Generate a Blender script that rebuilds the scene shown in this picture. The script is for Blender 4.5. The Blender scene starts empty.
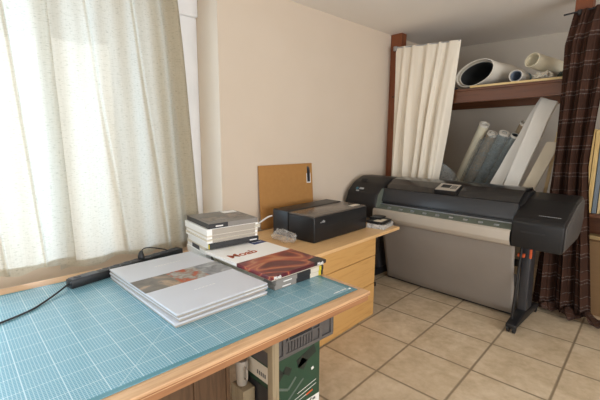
import bpy, bmesh, math, random
from mathutils import Vector, Matrix, noise
random.seed(7)
S = bpy.context.scene
COL = S.collection
PI = math.pi

# ------------------------------------------------------------------ materials
def lin(c):
    if isinstance(c, str):
        c = [int(c[i:i+2], 16) / 255 for i in (0, 2, 4)]
    return tuple(((x / 12.92) if x <= .04045 else ((x + .055) / 1.055) ** 2.4) for x in c[:3]) + (1,)

class NT:
    def __init__(s, name):
        s.m = bpy.data.materials.new(name); s.m.use_nodes = True
        s.t = s.m.node_tree; s.t.nodes.clear()
        s.out = s.t.nodes.new('ShaderNodeOutputMaterial')
    def n(s, typ, **kw):
        x = s.t.nodes.new('ShaderNode' + typ)
        for k, v in kw.items():
            if k.startswith('i_'):
                key = k[2:].replace('_', ' ')
                x.inputs[key].default_value = v
            else:
                setattr(x, k, v)
        return x
    def l(s, a, b): s.t.links.new(a, b)
    def math(s, op, a, b=None, c=None):
        x = s.n('Math', operation=op)
        for i, v in enumerate((a, b, c)):
            if v is None: continue
            if isinstance(v, (int, float)): x.inputs[i].default_value = v
            else: s.l(v, x.inputs[i])
        return x.outputs[0]
    def mix(s, f, a, b, blend='MIX'):
        x = s.n('Mix', data_type='RGBA', blend_type=blend)
        for i, v in ((0, f), (6, a), (7, b)):
            if isinstance(v, (int, float)): x.inputs[i].default_value = v
            elif isinstance(v, (tuple, str)): x.inputs[i].default_value = lin(v) if isinstance(v, str) else v
            else: s.l(v, x.inputs[i])
        return x.outputs[2]
    def ramp(s, f, stops, interp='LINEAR'):
        x = s.n('ValToRGB'); e = x.color_ramp; e.interpolation = interp
        while len(e.elements) < len(stops): e.elements.new(.5)
        for q, (p, c) in zip(e.elements, stops):
            q.position = p; q.color = lin(c) if isinstance(c, str) else c
        s.l(f, x.inputs[0]); return x.outputs[0]
    def coord(s, kind='Object', scale=(1, 1, 1), rot=(0, 0, 0), loc=(0, 0, 0)):
        c = s.n('TexCoord'); m = s.n('Mapping')
        m.inputs['Scale'].default_value = scale; m.inputs['Rotation'].default_value = rot; m.inputs['Location'].default_value = loc
        s.l(c.outputs[kind], m.inputs[0]); return m.outputs[0]
    def noise(s, vec, scale=5, detail=3, rough=.5, dist=0):
        x = s.n('TexNoise'); x.inputs['Scale'].default_value = scale; x.inputs['Detail'].default_value = detail
        x.inputs['Roughness'].default_value = rough; x.inputs['Distortion'].default_value = dist
        s.l(vec, x.inputs['Vector']); return x.outputs[0]
    def bsdf(s, col, rough=.5, metal=0, spec=.5, bump=None, bstr=.1, bdist=.01, **kw):
        b = s.n('BsdfPrincipled')
        for k, v in (('Base Color', col), ('Roughness', rough), ('Metallic', metal), ('Specular IOR Level', spec)):
            if isinstance(v, str): b.inputs[k].default_value = lin(v)
            elif isinstance(v, (int, float, tuple)): b.inputs[k].default_value = v
            else: s.l(v, b.inputs[k])
        for k, v in kw.items(): b.inputs[k.replace('_', ' ')].default_value = v
        if bump is not None:
            q = s.n('Bump'); q.inputs['Strength'].default_value = bstr; q.inputs['Distance'].default_value = bdist
            s.l(bump, q.inputs['Height']); s.l(q.outputs[0], b.inputs['Normal'])
        return b.outputs[0]
    def done(s, sh): s.l(sh, s.out.inputs[0]); return s.m

def plain(name, c, c2=None, scale=12, rough=.5, metal=0, spec=.5, bstr=.05, stretch=(1, 1, 1)):
    k = NT(name); v = k.coord(scale=stretch); f = k.noise(v, scale, 4)
    if c2 is None:
        r, g, b = lin(c)[:3]; col = k.mix(f, (r * .9, g * .9, b * .9, 1), (min(1, r * 1.1), min(1, g * 1.1), min(1, b * 1.1), 1))
    else: col = k.mix(f, c, c2)
    return k.done(k.bsdf(col, rough, metal, spec, f, bstr))

def wood(name, c, c2, axis='y', rough=.45, ring=1.0):
    k = NT(name); st = {'x': (1.2, 16, 16), 'y': (16, 1.2, 16), 'z': (16, 16, 1.2)}[axis]
    v = k.coord(scale=tuple(q * ring for q in st))
    f = k.noise(v, 2.2, 6, .6, .6); g = k.noise(v, 7, 3)
    fac = k.math('ADD', k.math('MULTIPLY', f, .75), k.math('MULTIPLY', g, .25))
    col = k.ramp(fac, [(.3, c2), (.5, c), (.72, c)])
    return k.done(k.bsdf(col, rough, bump=f, bstr=.06))

M = {}
M['wall'] = plain('plaster_beige', 'd3c3b0', 'd8c9b8', 3, .9, spec=.2, bstr=.03)
M['ceiling'] = plain('ceiling_paint', 'ebe5dd', 'eee8e0', 2, .9, spec=.2, bstr=.02)
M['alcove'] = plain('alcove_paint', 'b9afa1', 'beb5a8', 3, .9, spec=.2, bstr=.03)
M['white'] = plain('white_lacquer', 'e8e8ea', None, 4, .35)
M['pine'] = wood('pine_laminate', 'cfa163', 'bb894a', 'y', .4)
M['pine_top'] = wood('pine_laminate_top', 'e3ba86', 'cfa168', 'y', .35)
M['table_wood'] = wood('table_wood', 'cfa67e', 'b0845c', 'y', .45)
M['table_edge'] = wood('table_edge', 'a1714c', '7d5439', 'y', .45)
M['leg_wood'] = wood('leg_wood', '97876c', '74634a', 'z', .6)
M['red_wood'] = wood('red_wood_post', '7e4526', '5d2f18', 'z', .45)
M['rail_wood'] = wood('red_wood_rail', '633a20', '472611', 'x', .45)
M['batten'] = wood('pale_batten', 'd9bd86', 'c09d63', 'x', .6)
M['stick'] = wood('pale_stick', 'cbb184', 'a98c5e', 'z', .6)
M['ply'] = wood('pale_ply', 'd6b678', 'b5904f', 'z', .55)
M['old_board'] = wood('brown_board', '634932', '493421', 'z', .6)
M['hardboard'] = plain('hardboard', 'a8773f', 'b3834a', 30, .7, bstr=.05)
M['cardboard'] = plain('cardboard', '745737', '7d603f', 8, .8, bstr=.05, stretch=(1, 1, 6))
M['white_card'] = plain('white_card', 'efedea', 'f4f2ef', 6, .5)
M['cream_card'] = plain('cream_card', 'd5cbb8', 'ddd4c2', 6, .55)
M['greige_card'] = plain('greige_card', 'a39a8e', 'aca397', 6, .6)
M['mid_grey_card'] = plain('mid_grey_card', '86807a', '8f8983', 6, .6)
M['grey_card'] = plain('grey_card', '7f7a74', '8a857f', 6, .5)
M['black_card'] = plain('black_card', '29282a', '302f31', 8, .4)
M['silver_card'] = plain('silver_card', 'c4c6cd', 'cccdd4', 5, .28, .0, .6, .01)
M['label_grey'] = plain('label_grey', '4a4a4e', '55555a', 30, .5)
M['yellow'] = plain('yellow_green', 'c9b92c', 'd6c63a', 9, .5)
M['navy'] = plain('navy_label', '2f3c6b', '394a80', 40, .45)
M['rust'] = plain('rust_ink', 'a34a2c', 'ad5433', 40, .6)
M['ink_white'] = plain('white_ink', 'e9e6e2', None, 40, .6)
M['ink_grey'] = plain('grey_ink', '9b9c9e', None, 40, .6)
M['tape_blue'] = plain('blue_tape', '2f6478', '3a7388', 20, .5)
M['black_plastic'] = plain('black_plastic', '161618', '1b1b1d', 20, .42, bstr=.02)
M['blackgloss'] = plain('black_gloss', '232120', '282625', 6, .16, spec=.6, bstr=.0)
M['taupe_gloss'] = plain('taupe_gloss', '5c544c', '645b53', 6, .22, spec=.6, bstr=.0)
M['plotter'] = plain('plotter_plastic', '1d1c1c', '211f1f', 60, .42, spec=.3, bstr=.03)
M['plotter_side'] = plain('plotter_side', '474441', '4d4a47', 40, .5, bstr=.03)
M['door_blue'] = plain('door_blue_grey', '2d2d2f', '333335', 40, .36, spec=.4, bstr=.02)
M['stand_grey'] = plain('stand_grey', '323133', '39383a', 30, .4)
M['platen'] = plain('platen_grey', '646a60', '757b70', 14, .25, .2, .5, .05, (1, 4, 1))
M['deflector'] = plain('deflector_beige', 'a89e91', 'b0a699', 8, .5, .0, .5, .02)
M['steel'] = plain('brushed_steel', 'a9abb0', 'b5b7bb', 20, .3, .8)
M['bin'] = plain('bin_cloth', '857d75', '8d857d', 5, .75, .0, .3, .06)
M['orange'] = plain('orange_plastic', 'd0562a', 'dc6434', 30, .45)
M['rubber'] = plain('rubber', '1d1c1c', '252424', 30, .7)
M['crate'] = plain('crate_grey', '565250', '5f5b59', 20, .5)
M['paper'] = plain('roll_paper', 'ddd6c9', 'e4ddd1', 8, .7)
M['paper_cream'] = plain('roll_cream', 'd9d0b6', 'e0d7be', 8, .7)
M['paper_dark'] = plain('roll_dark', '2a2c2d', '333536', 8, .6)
M['paper_blue'] = plain('roll_bluegrey', '7d8796', '8b95a3', 8, .6)
M['roll_brown'] = plain('roll_brown', '8f7c62', '9c896e', 8, .6, stretch=(1, 1, .2))
M['roll_steel'] = plain('roll_slate', '6f7a7c', '848e8f', 8, .5, stretch=(1, 1, .2))
M['crumple'] = plain('crumpled_paper', 'c9c1b0', 'ddd5c5', 20, .7)
M['dark_green'] = plain('dark_green_bag', '252f24', '30392c', 20, .4)
M['dark_blue'] = plain('dark_blue_cloth', '23283a', '2c3146', 30, .8)
M['foam'] = plain('foam_white', 'd5cfc4', 'e0dad0', 10, .6, bstr=.2, stretch=(1, 1, .3))
M['board_grey'] = plain('board_greige', 'c4b69e', 'cdbfa7', 12, .7)
M['slate_board'] = plain('slate_board', '6b747c', '757e86', 12, .6)
M['tan_board'] = plain('tan_board', '9d8256', 'a98e62', 12, .6)
M['jug'] = plain('jug_grey', '9b9184', 'a89e91', 10, .45)
M['strip_grey'] = plain('strip_grey', '4b4e55', '555860', 20, .4)
M['cable_white'] = plain('cable_white', 'dcd8d2', None, 30, .5)
M['linen_dark'] = None

def glass_mat(name, fac, tint=(1, 1, 1, 1), rough=.03):
    k = NT(name); t = k.n('BsdfTransparent'); t.inputs[0].default_value = tint
    g = k.n('BsdfGlossy'); g.inputs['Roughness'].default_value = rough
    lw = k.n('LayerWeight'); lw.inputs[0].default_value = .35
    f = k.math('MULTIPLY_ADD', lw.outputs['Facing'], fac, .04)
    m = k.n('MixShader'); k.l(f, m.inputs[0]); k.l(t.outputs[0], m.inputs[1]); k.l(g.outputs[0], m.inputs[2])
    return k.done(m.outputs[0])
M['glass'] = glass_mat('window_glass', .3)

def film_mat(name, body=.25, col='cfccc6'):
    k = NT(name); t = k.n('BsdfTransparent')
    v = k.coord(); f = k.noise(v, 26, 4, .6, 1.2)
    p = k.bsdf(col, .18, 0, .8, f, .7, .02)
    m = k.n('MixShader'); k.l(k.ramp(f, [(.35, (body * .5,) * 3 + (1,)), (.7, (min(1, body * 1.9),) * 3 + (1,))]), m.inputs[0])
    k.l(t.outputs[0], m.inputs[1]); k.l(p, m.inputs[2])
    return k.done(m.outputs[0])
M['film'] = film_mat('clear_film', .36, '9aa09e')
M['bag_film'] = film_mat('crumpled_clear_bag', .26, 'd8d4ce')
M['case_film'] = film_mat('clear_case', .5, 'd8d6d2')

def tile_mat():
    T, wy, cx, cy = .45, .056377, 3.668101, -4.508506
    k = NT('floor_tiles'); c = k.n('TexCoord'); mp = k.n('Mapping')
    mp.inputs['Location'].default_value = (cx, cy, 0); mp.inputs['Rotation'].default_value = (0, 0, -wy); mp.inputs['Scale'].default_value = (1 / T,) * 3
    k.l(c.outputs['Object'], mp.inputs[0])
    sx = k.n('SeparateXYZ'); k.l(mp.outputs[0], sx.inputs[0])
    def d(o):
        fr = k.math('FRACT', k.math('ADD', o, .5)); return k.math('ABSOLUTE', k.math('SUBTRACT', fr, .5))
    dd = k.math('MINIMUM', d(sx.outputs[0]), d(sx.outputs[1]))
    ed = k.noise(mp.outputs[0], 14, 2)
    dd = k.math('ADD', dd, k.math('MULTIPLY', k.math('SUBTRACT', ed, .5), .006))
    g = k.ramp(dd, [(.008, (1, 1, 1, 1)), (.024, (0, 0, 0, 1))])
    wn = k.n('TexWhiteNoise', noise_dimensions='2D')
    fl = k.n('VectorMath', operation='FLOOR'); k.l(mp.outputs[0], fl.inputs[0]); k.l(fl.outputs[0], wn.inputs['Vector'])
    n1 = k.noise(mp.outputs[0], 2.3, 6, .62, .4); n2 = k.noise(mp.outputs[0], 9, 5, .65)
    base = k.ramp(k.math('ADD', k.math('MULTIPLY', n1, .6), k.math('MULTIPLY', n2, .4)), [(.36, 'b6a285'), (.5, 'cab69a'), (.66, 'dac9b0')])
    base = k.mix(k.math('MULTIPLY', wn.outputs['Value'], .18), base, 'b39a78')
    col = k.mix(g, base, '8a7962')
    h = k.math('ADD', k.math('MULTIPLY', g, -1), k.math('MULTIPLY', n2, .15))
    return k.done(k.bsdf(col, .42, 0, .4, h, .25, .004))
M['tile'] = tile_mat()

def mat_mat():   # cutting mat: 1 cm grid, stronger 10 cm lines, plain rim
    k = NT('cutting_mat'); c = k.n('TexCoord'); sx = k.n('SeparateXYZ'); k.l(c.outputs['Object'], sx.inputs[0])
    x, y = sx.outputs[0], sx.outputs[1]
    def ln(o, step, w):
        fr = k.math('FRACT', k.math('ADD', k.math('DIVIDE', o, step), .5))
        a = k.math('MULTIPLY', k.math('ABSOLUTE', k.math('SUBTRACT', fr, .5)), step)
        return k.math('LESS_THAN', a, w)
    fine = k.math('MAXIMUM', ln(x, .01, .0011), ln(y, .01, .0011))
    big = k.math('MAXIMUM', ln(x, .1, .0019), ln(y, .1, .0019))
    diag = ln(k.math('ADD', x, y), 1.2, .0016)
    big = k.math('MAXIMUM', big, diag)
    inx = k.math('MULTIPLY', k.math('GREATER_THAN', x, -1.135), k.math('LESS_THAN', x, -.022))
    iny = k.math('LESS_THAN', y, -.03)
    ins = k.math('MULTIPLY', inx, iny)
    n = k.noise(k.coord(), 3, 4)
    base = k.mix(n, '54899a', '5b91a2')
    col = k.mix(k.math('MULTIPLY', fine, .6), base, 'b0cdd6')
    col = k.mix(k.math('MULTIPLY', big, .45), col, 'c8dbe2')
    col = k.mix(ins, '437c88', col)
    return k.done(k.bsdf(col, .24, 0, .5, k.noise(k.coord(), 300, 2), .03, .001, IOR=1.85))
M['mat'] = mat_mat()

def linen_mat():
    k = NT('linen_curtain'); uv = k.n('TexCoord').outputs['UV']
    def mp(sc):
        m = k.n('Mapping'); m.inputs['Scale'].default_value = sc; k.l(uv, m.inputs[0]); return m.outputs[0]
    slub = k.noise(mp((40, 150, 1)), 1, 3, .6)        # short horizontal slubs
    weave = k.noise(mp((8, 170, 1)), 1, 3)
    vert = k.noise(mp((140, 6, 1)), 1, 2)
    s = k.ramp(slub, [(.56, (0, 0, 0, 1)), (.68, (1, 1, 1, 1))])
    base = k.mix(k.math('ADD', k.math('MULTIPLY', weave, .5), k.math('MULTIPLY', vert, .5)), 'd3d1c5', 'f1f0ea')
    col = k.mix(k.math('MULTIPLY', s, .38), base, '8f8a70')
    d = k.n('BsdfDiffuse'); k.l(k.mix(1.0, col, (.62, .53, .42, 1), 'MULTIPLY'), d.inputs[0]); t = k.n('BsdfTranslucent'); k.l(col, t.inputs[0])
    m = k.n('MixShader'); m.inputs[0].default_value = .45; k.l(d.outputs[0], m.inputs[1]); k.l(t.outputs[0], m.inputs[2])
    return k.done(m.outputs[0])
M['linen'] = linen_mat()

def canvas_mat():
    k = NT('canvas_curtain'); uv = k.n('TexCoord').outputs['UV']
    m = k.n('Mapping'); m.inputs['Scale'].default_value = (60, 4, 1); k.l(uv, m.inputs[0])
    col = k.mix(k.noise(m.outputs[0], 1, 3), 'ded4c3', 'e8dfcf')
    return k.done(k.bsdf(col, .85, spec=.2))
M['canvas'] = canvas_mat()

def plaid_mat():
    k = NT('striped_brown_cloth'); uv = k.n('TexCoord').outputs['UV']
    sx = k.n('SeparateXYZ'); k.l(uv, sx.inputs[0]); y = sx.outputs[1]
    fr = k.math('FRACT', k.math('DIVIDE', y, .225))
    def band(a, w): return k.math('LESS_THAN', k.math('ABSOLUTE', k.math('SUBTRACT', fr, a)), w)
    b = k.math('MAXIMUM', k.math('MAXIMUM', band(.14, .017), band(.27, .017)), band(.62, .013))
    m = k.n('Mapping'); m.inputs['Scale'].default_value = (90, 30, 1); k.l(uv, m.inputs[0])
    br = k.noise(m.outputs[0], 1, 2)
    b = k.math('MULTIPLY', b, k.ramp(br, [(.38, (.15,) * 3 + (1,)), (.6, (1, 1, 1, 1))]))
    b2 = k.math('MULTIPLY', band(.4, .16), .35)
    base = k.mix(k.math('MULTIPLY', br, .5), '38241b', '412b21')
    col = k.mix(b2, base, '503529')
    col = k.mix(k.math('MULTIPLY', b, .42), col, '8f8784')
    return k.done(k.bsdf(col, .85, spec=.15))
M['plaid'] = plaid_mat()

def swirl_mat():   # abstract red swirls
    k = NT('red_swirl_print'); v = k.coord(scale=(1, 1, 1))
    n = k.noise(v, 3, 2, .5, 1.2)
    n2 = k.noise(v, 2.6, 1, .4, 2.2)
    rid = k.math('ABSOLUTE', k.math('SUBTRACT', n2, .5))
    a = k.ramp(rid, [(0, 'e0a070'), (.018, 'c65f3c'), (.05, '8a302f'), (.11, '5a2029')])
    b = k.ramp(n, [(.35, '3a2126'), (.55, '5e2430'), (.75, 'a03c35')])
    return k.done(k.bsdf(k.mix(.4, a, b), .28))
M['swirl'] = swirl_mat()
def blotch(name, stops, sc):
    k = NT(name); f = k.noise(k.coord(), sc, 3, .5, .8)
    return k.done(k.bsdf(k.ramp(f, stops), .3))
M['pic_portrait'] = blotch('portrait_print', [(.35, '5f5852'), (.52, '776d63'), (.62, 'a98f77'), (.7, 'c9a888')], 9)
M['pic_flower'] = blotch('flower_print', [(.35, 'a9a8a3'), (.54, '8e7f72'), (.6, 'a8492c'), (.75, 'b5653f')], 22)
M['pic_grey'] = blotch('grey_print', [(.35, '68686a'), (.55, '8e8e90'), (.7, 'a9a9ab')], 16)
M['pic_dark'] = blotch('dark_print', [(.35, '4a4744'), (.52, '5f5a54'), (.6, '8d7a68'), (.72, '6f7686')], 18)
def toolbox_mat():
    k = NT('green_carton'); f = k.noise(k.coord(), 9, 3)
    return k.done(k.bsdf(k.mix(f, '22402f', '294a37'), .4))
M['green'] = toolbox_mat()
M['tool_dark'] = plain('tool_print_dark', '1a231e', '27302b', 30, .4)
M['tool_grey'] = plain('tool_print_grey', '55635a', '66736a', 30, .4)

# ------------------------------------------------------------------ mesh helpers
def newbm(): return bmesh.new()
def merge(bm, tmp, mx=None):
    if mx is not None: bmesh.ops.transform(tmp, matrix=mx, verts=tmp.verts)
    me = bpy.data.meshes.new('t'); tmp.to_mesh(me); tmp.free(); bm.from_mesh(me); bpy.data.meshes.remove(me)
def box(bm, a, b, bev=0.0, seg=2, mx=None):
    t = bmesh.new(); bmesh.ops.create_cube(t, size=1)
    a, b = Vector(a), Vector(b); c = (a + b) / 2; d = b - a
    for v in t.verts: v.co = Vector((v.co.x * d.x, v.co.y * d.y, v.co.z * d.z)) + c
    if bev > 0: bmesh.ops.bevel(t, geom=t.edges[:], offset=bev, segments=seg, profile=.5, affect='EDGES')
    merge(bm, t, mx); return bm
def prism(bm, prof, x0, x1, bev=0.0, seg=2, mx=None):   # prof in (y,z), extruded along x
    t = bmesh.new()
    f = t.faces.new([t.verts.new((x0, p[0], p[1])) for p in prof])
    r = bmesh.ops.extrude_face_region(t, geom=[f])
    for v in r['geom']:
        if isinstance(v, bmesh.types.BMVert): v.co.x = x1
    bmesh.ops.recalc_face_normals(t, faces=t.faces[:])
    if bev > 0: bmesh.ops.bevel(t, geom=t.edges[:], offset=bev, segments=seg, profile=.5, affect='EDGES', clamp_overlap=True)
    merge(bm, t, mx); return bm
def frame(a):
    a = a.normalized(); up = Vector((0, 0, 1)) if abs(a.z) < .9 else Vector((1, 0, 0))
    e1 = a.cross(up).normalized(); e2 = e1.cross(a).normalized(); return e1, e2
def sweep(bm, pts, r, n=10, cap=True):     # solid round rod / cable
    pts = [Vector(p) for p in pts]; rings = []
    for i, p in enumerate(pts):
        a = pts[min(i + 1, len(pts) - 1)] - pts[max(i - 1, 0)]
        e1, e2 = frame(a); rr = r[i] if isinstance(r, (list, tuple)) else r
        rings.append([bm.verts.new(p + e1 * rr * math.cos(2 * PI * k / n) + e2 * rr * math.sin(2 * PI * k / n)) for k in range(n)])
    for i in range(len(rings) - 1):
        for k in range(n): bm.faces.new((rings[i][k], rings[i][(k + 1) % n], rings[i + 1][(k + 1) % n], rings[i + 1][k]))
    if cap: bm.faces.new(rings[0][::-1]); bm.faces.new(rings[-1])
    return bm
def smooth_pts(pts, k=8):
    P = [Vector(p) for p in pts]; P = [2 * P[0] - P[1]] + P + [2 * P[-1] - P[-2]]; out = []
    for i in range(1, len(P) - 2):
        for j in range(k):
            t = j / k; a, b, c, d = P[i - 1:i + 3]
            out.append(.5 * ((2 * b) + (c - a) * t + (2 * a - 5 * b + 4 * c - d) * t * t + (3 * b - a - 3 * c + d) * t ** 3))
    out.append(P[-2]); return out
def pipe(bm, p0, p1, ro, ri, n=32, sq=1.0, tilt=0.0, seg=6, wob=0.0):  # hollow tube; sq squashes the vertical radius
    p0, p1 = Vector(p0), Vector(p1); e1, e2 = frame(p1 - p0)
    c, s = math.cos(tilt), math.sin(tilt); f1 = e1 * c + e2 * s; f2 = -e1 * s + e2 * c
    def ring(t, r):
        p = p0.lerp(p1, t)
        return [bm.verts.new(p + f1 * r * (1 + wob * math.sin(3 * a + 9 * t)) * math.cos(a) + f2 * r * sq * (1 + wob * math.cos(2 * a + 7 * t)) * math.sin(a)) for a in [2 * PI * k / n for k in range(n)]]
    seq = [ring(i / seg, ro) for i in range(seg + 1)] + [ring(1 - i / seg, ri) for i in range(seg + 1)]
    for i in range(len(seq)):
        A, B = seq[i], seq[(i + 1) % len(seq)]
        for k in range(n): bm.faces.new((A[k], A[(k + 1) % n], B[(k + 1) % n], B[k]))
    bmesh.ops.recalc_face_normals(bm, faces=bm.faces[:]); return bm
def grid(bm, nu, nv, fn, uvfn=None):
    uvl = bm.loops.layers.uv.verify()
    V = [[bm.verts.new(fn(i / nu, j / nv)) for j in range(nv + 1)] for i in range(nu + 1)]
    for i in range(nu):
        for j in range(nv):
            f = bm.faces.new((V[i][j], V[i + 1][j], V[i + 1][j + 1], V[i][j + 1]))
            for lp, (a, b) in zip(f.loops, ((i, j), (i + 1, j), (i + 1, j + 1), (i, j + 1))):
                lp[uvl].uv = uvfn(a / nu, b / nv) if uvfn else (a / nu, b / nv)
    return bm
def blob(bm, c, r, amp=.25, fr=6, sub=4, seed=0):
    t = bmesh.new(); bmesh.ops.create_icosphere(t, subdivisions=sub, radius=1)
    for v in t.verts:
        n = noise.noise(v.co * fr * .4 + Vector((seed, 0, 0))) + .5 * noise.noise(v.co * fr + Vector((seed, 3, 0)))
        v.co *= 1 + amp * n
        v.co = Vector((v.co.x * r[0], v.co.y * r[1], max(-1, v.co.z) * r[2])) + Vector(c)
    merge(bm, t); return bm
def obj(name, bm, mat, parent=None, smooth=False, angle=35):
    me = bpy.data.meshes.new(name); bm.to_mesh(me); bm.free(); me.materials.append(mat)
    o = bpy.data.objects.new(name, me); COL.objects.link(o)
    if smooth:
        for p in me.polygons: p.use_smooth = True
        try: me.set_sharp_from_angle(angle=math.radians(angle))
        except Exception: pass
    if parent: o.parent = parent
    return o
def tag(o, label, cat, group=None):
    o['label'] = label; o['category'] = cat
    if group: o['group'] = group
    return o
def thing(name, label, cat, loc=(0, 0, 0), rz=0, group=None):
    o = bpy.data.objects.new(name, None); COL.objects.link(o); o.location = loc; o.rotation_euler = (0, 0, rz)
    return tag(o, label, cat, group)
def struct(name, bm, m, parent=None, smooth=False):
    o = obj(name, bm, m, parent, smooth)
    if parent is None: o['kind'] = 'structure'
    return o
def text_bm(body, size, ext=.0006, shear=0, bold=0):
    cu = bpy.data.curves.new('txt', 'FONT'); cu.body = body; cu.size = size; cu.extrude = ext; cu.shear = shear; cu.offset = bold
    o = bpy.data.objects.new('txt', cu); COL.objects.link(o)
    bpy.context.view_layer.update()
    me = bpy.data.meshes.new_from_object(o.evaluated_get(bpy.context.evaluated_depsgraph_get()))
    bm = bmesh.new(); bm.from_mesh(me); bpy.data.meshes.remove(me); bpy.data.objects.remove(o); bpy.data.curves.remove(cu)
    return bm
def basis(X, Y, o=(0, 0, 0)):
    X, Y = Vector(X).normalized(), Vector(Y).normalized(); Z = X.cross(Y)
    return Matrix.Translation(o) @ Matrix((X, Y, Z)).transposed().to_4x4()

# ------------------------------------------------------------------ camera
cam = bpy.data.cameras.new('camera'); co = bpy.data.objects.new('camera', cam); COL.objects.link(co)
Rr, Uu, Ff = Vector((.68693589, .72669847, .00532988)), Vector((-.11932915, .10555915, .98722734)), Vector((-.71685398, .6787979, -.15922868))
mx = Matrix((Rr, Uu, -Ff)).transposed().to_4x4(); mx.translation = (0, 0, 1.525213); co.matrix_world = mx
cam.sensor_width = 36; cam.lens = 375.602 / 600 * 36; cam.clip_start = .02
S.camera = co

# ------------------------------------------------------------------ the setting
W = -2.65; ZC = 2.737; YJ = 1.63; XR = 2.3; YB = -2.6; WX = -3.0
bm = newbm(); box(bm, (W - .4, YB - .2, -.1), (XR + .2, 5.9, 0)); struct('floor', bm, M['tile'])
bm = newbm(); box(bm, (W - .4, YB - .2, ZC), (XR + .2, 5.9, ZC + .12)); struct('ceiling', bm, M['ceiling'])
bm = newbm()
box(bm, (W - .38, YJ, 0), (W, 5.6, ZC)); box(bm, (W - .38, YB, 0), (W, YJ, .80)); box(bm, (W - .38, YB, .80), (W, -1.95, ZC))
struct('wall_left', bm, M['wall'])
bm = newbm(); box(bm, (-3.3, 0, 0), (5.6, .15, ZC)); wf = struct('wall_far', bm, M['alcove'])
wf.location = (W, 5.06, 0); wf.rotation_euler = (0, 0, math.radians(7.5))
bm = newbm(); box(bm, (XR, YB, 0), (XR + .15, -.6, ZC)); box(bm, (XR, 2.8, 0), (XR + .15, 5.9, ZC)); box(bm, (XR, -.6, 2.35), (XR + .15, 2.8, ZC)); box(bm, (XR, -.6, 0), (XR + .15, 2.8, .7)); struct('wall_right', bm, M['wall'])
bm = newbm(); box(bm, (W, YB - .15, 0), (-1.6, YB, ZC)); box(bm, (1.6, YB - .15, 0), (XR, YB, ZC)); box(bm, (-1.6, YB - .15, 2.3), (1.6, YB, ZC))
struct('wall_back', bm, M['wall'])
# window: frame with two sashes, pane, shutter box, sill
bm = newbm()
for a, b in ((-1.95, -1.86), (1.06, YJ)): box(bm, (WX - .05, a, .82), (WX + .03, b, 2.5), .006)
box(bm, (WX - .05, -1.86, .82), (WX + .02, 1.06, .85), .006); box(bm, (WX - .05, -1.86, 2.42), (WX + .02, 1.06, 2.5), .006)
box(bm, (WX - .05, -.08, .85), (WX + .02, .0, 2.42), .006)
win = struct('window_1', bm, M['white'])
bm = newbm(); box(bm, (WX - .02, -1.86, .85), (WX - .012, 1.06, 2.42)); obj('pane', bm, M['glass'], win)
bm = newbm(); box(bm, (WX - .06, -1.95, 2.5), (WX + .06, YJ, ZC), .01); obj('shutter_box', bm, M['white'], win)
bm = newbm(); box(bm, (WX - .04, -1.95, .80), (W + .03, YJ, .82), .006); struct('trim_1', bm, M['wall'])

# ------------------------------------------------------------------ linen window curtains and rod
rod = thing('curtain_rod', 'white rod above the window carrying the linen curtains', 'curtain rod', (-2.5, .4, 2.66))
bm = newbm(); sweep(bm, [(0, -2.3, 0), (0, 1.0, 0)], .011, 12); obj('rod', bm, M['white'], rod, True)
for y in (-2.25, .96):
    bm = newbm(); sweep(bm, [(0, y, .008), (0, y, .077)], .007, 8); obj('bracket', bm, M['white'], rod, True)
def linen(y0, y1, ytop1, zb, x0, seed, wid, gather, label):
    def f(u, v):
        z = 2.645 + (zb - 2.645) * v
        yy1 = ytop1 + (y1 - ytop1) * v ** .8
        g = u ** 1.0
        y = y0 + (yy1 - y0) * g
        k = wid
        big = math.sin(2 * PI * (k * g + .07 * math.sin(5 * v + seed)) + seed)
        sm = math.sin(2 * PI * (2.3 * k * g + .12 * v) + 2 * seed)
        edge = gather * max(0, (g - .72) / .28) ** 1.2
        fold = edge * .045 * math.sin(2 * PI * 5.2 * g + 1.2)
        nn = noise.noise(Vector((g * 3.1 + seed, v * 2.2, seed)))
        x = x0 + (.012 + .012 * v) * big + .006 * sm + .012 * nn + fold
        # one pinched crease running down
        for cr, sl in ((.33, .16), (.66, .12)):
            x += .014 * math.exp(-((g - cr - sl * (v - .4)) / .012) ** 2)
        if v > .985: z += .010 * math.sin(9 * g + seed) + .008 * math.sin(21 * g)
        return (x, y, z)
    bm = newbm(); L = (y1 - y0) * 1.25
    grid(bm, 220, 90, f, lambda u, v: (u * L, (1 - v) * 1.9))
    c = tag(obj('window_curtain', bm, M['linen'], None, True, 180), label, 'curtain', None)
    for s0 in ((.985, 1.0), (0.0, .012)):
        bm = newbm(); grid(bm, 2, 90, lambda u, v: tuple(Vector(f(s0[0] + (s0[1] - s0[0]) * u, v)) + Vector((-.004, 0, 0))), lambda u, v: (u * .02, (1 - v) * 1.9)); obj('side_hem', bm, M['linen'], c, True, 180)
    if gather:
        bm = newbm(); grid(bm, 60, 60, lambda u, v: tuple(Vector(f(.80 - .06 * v + (.2 + .06 * v) * u, v)) + Vector((-.022 * (1 - u) ** .5 - .004, 0, 0))), lambda u, v: (u * .3, (1 - v) * 1.9)); obj('folded_edge', bm, M['linen'], c, True, 180)
    bm = newbm(); grid(bm, 120, 3, lambda u, v: tuple(Vector(f(u, .978 + .022 * v)) + Vector((-.004, 0, 0))), lambda u, v: (u * L, (1 - v) * .05)); obj('bottom_hem', bm, M['linen'], c, True, 180)
    return c
linen(-.06, .515, .47, .795, -2.468, 1.3, 1.7, 0, 'cream slubbed linen curtain panel nearest the camera, hanging over the bright window')
linen(.44, 1.35, 1.21, .757, -2.515, 4.1, 3.0, 1, 'cream slubbed linen curtain panel gathered at the white window frame, beside the bare wall')

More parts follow.
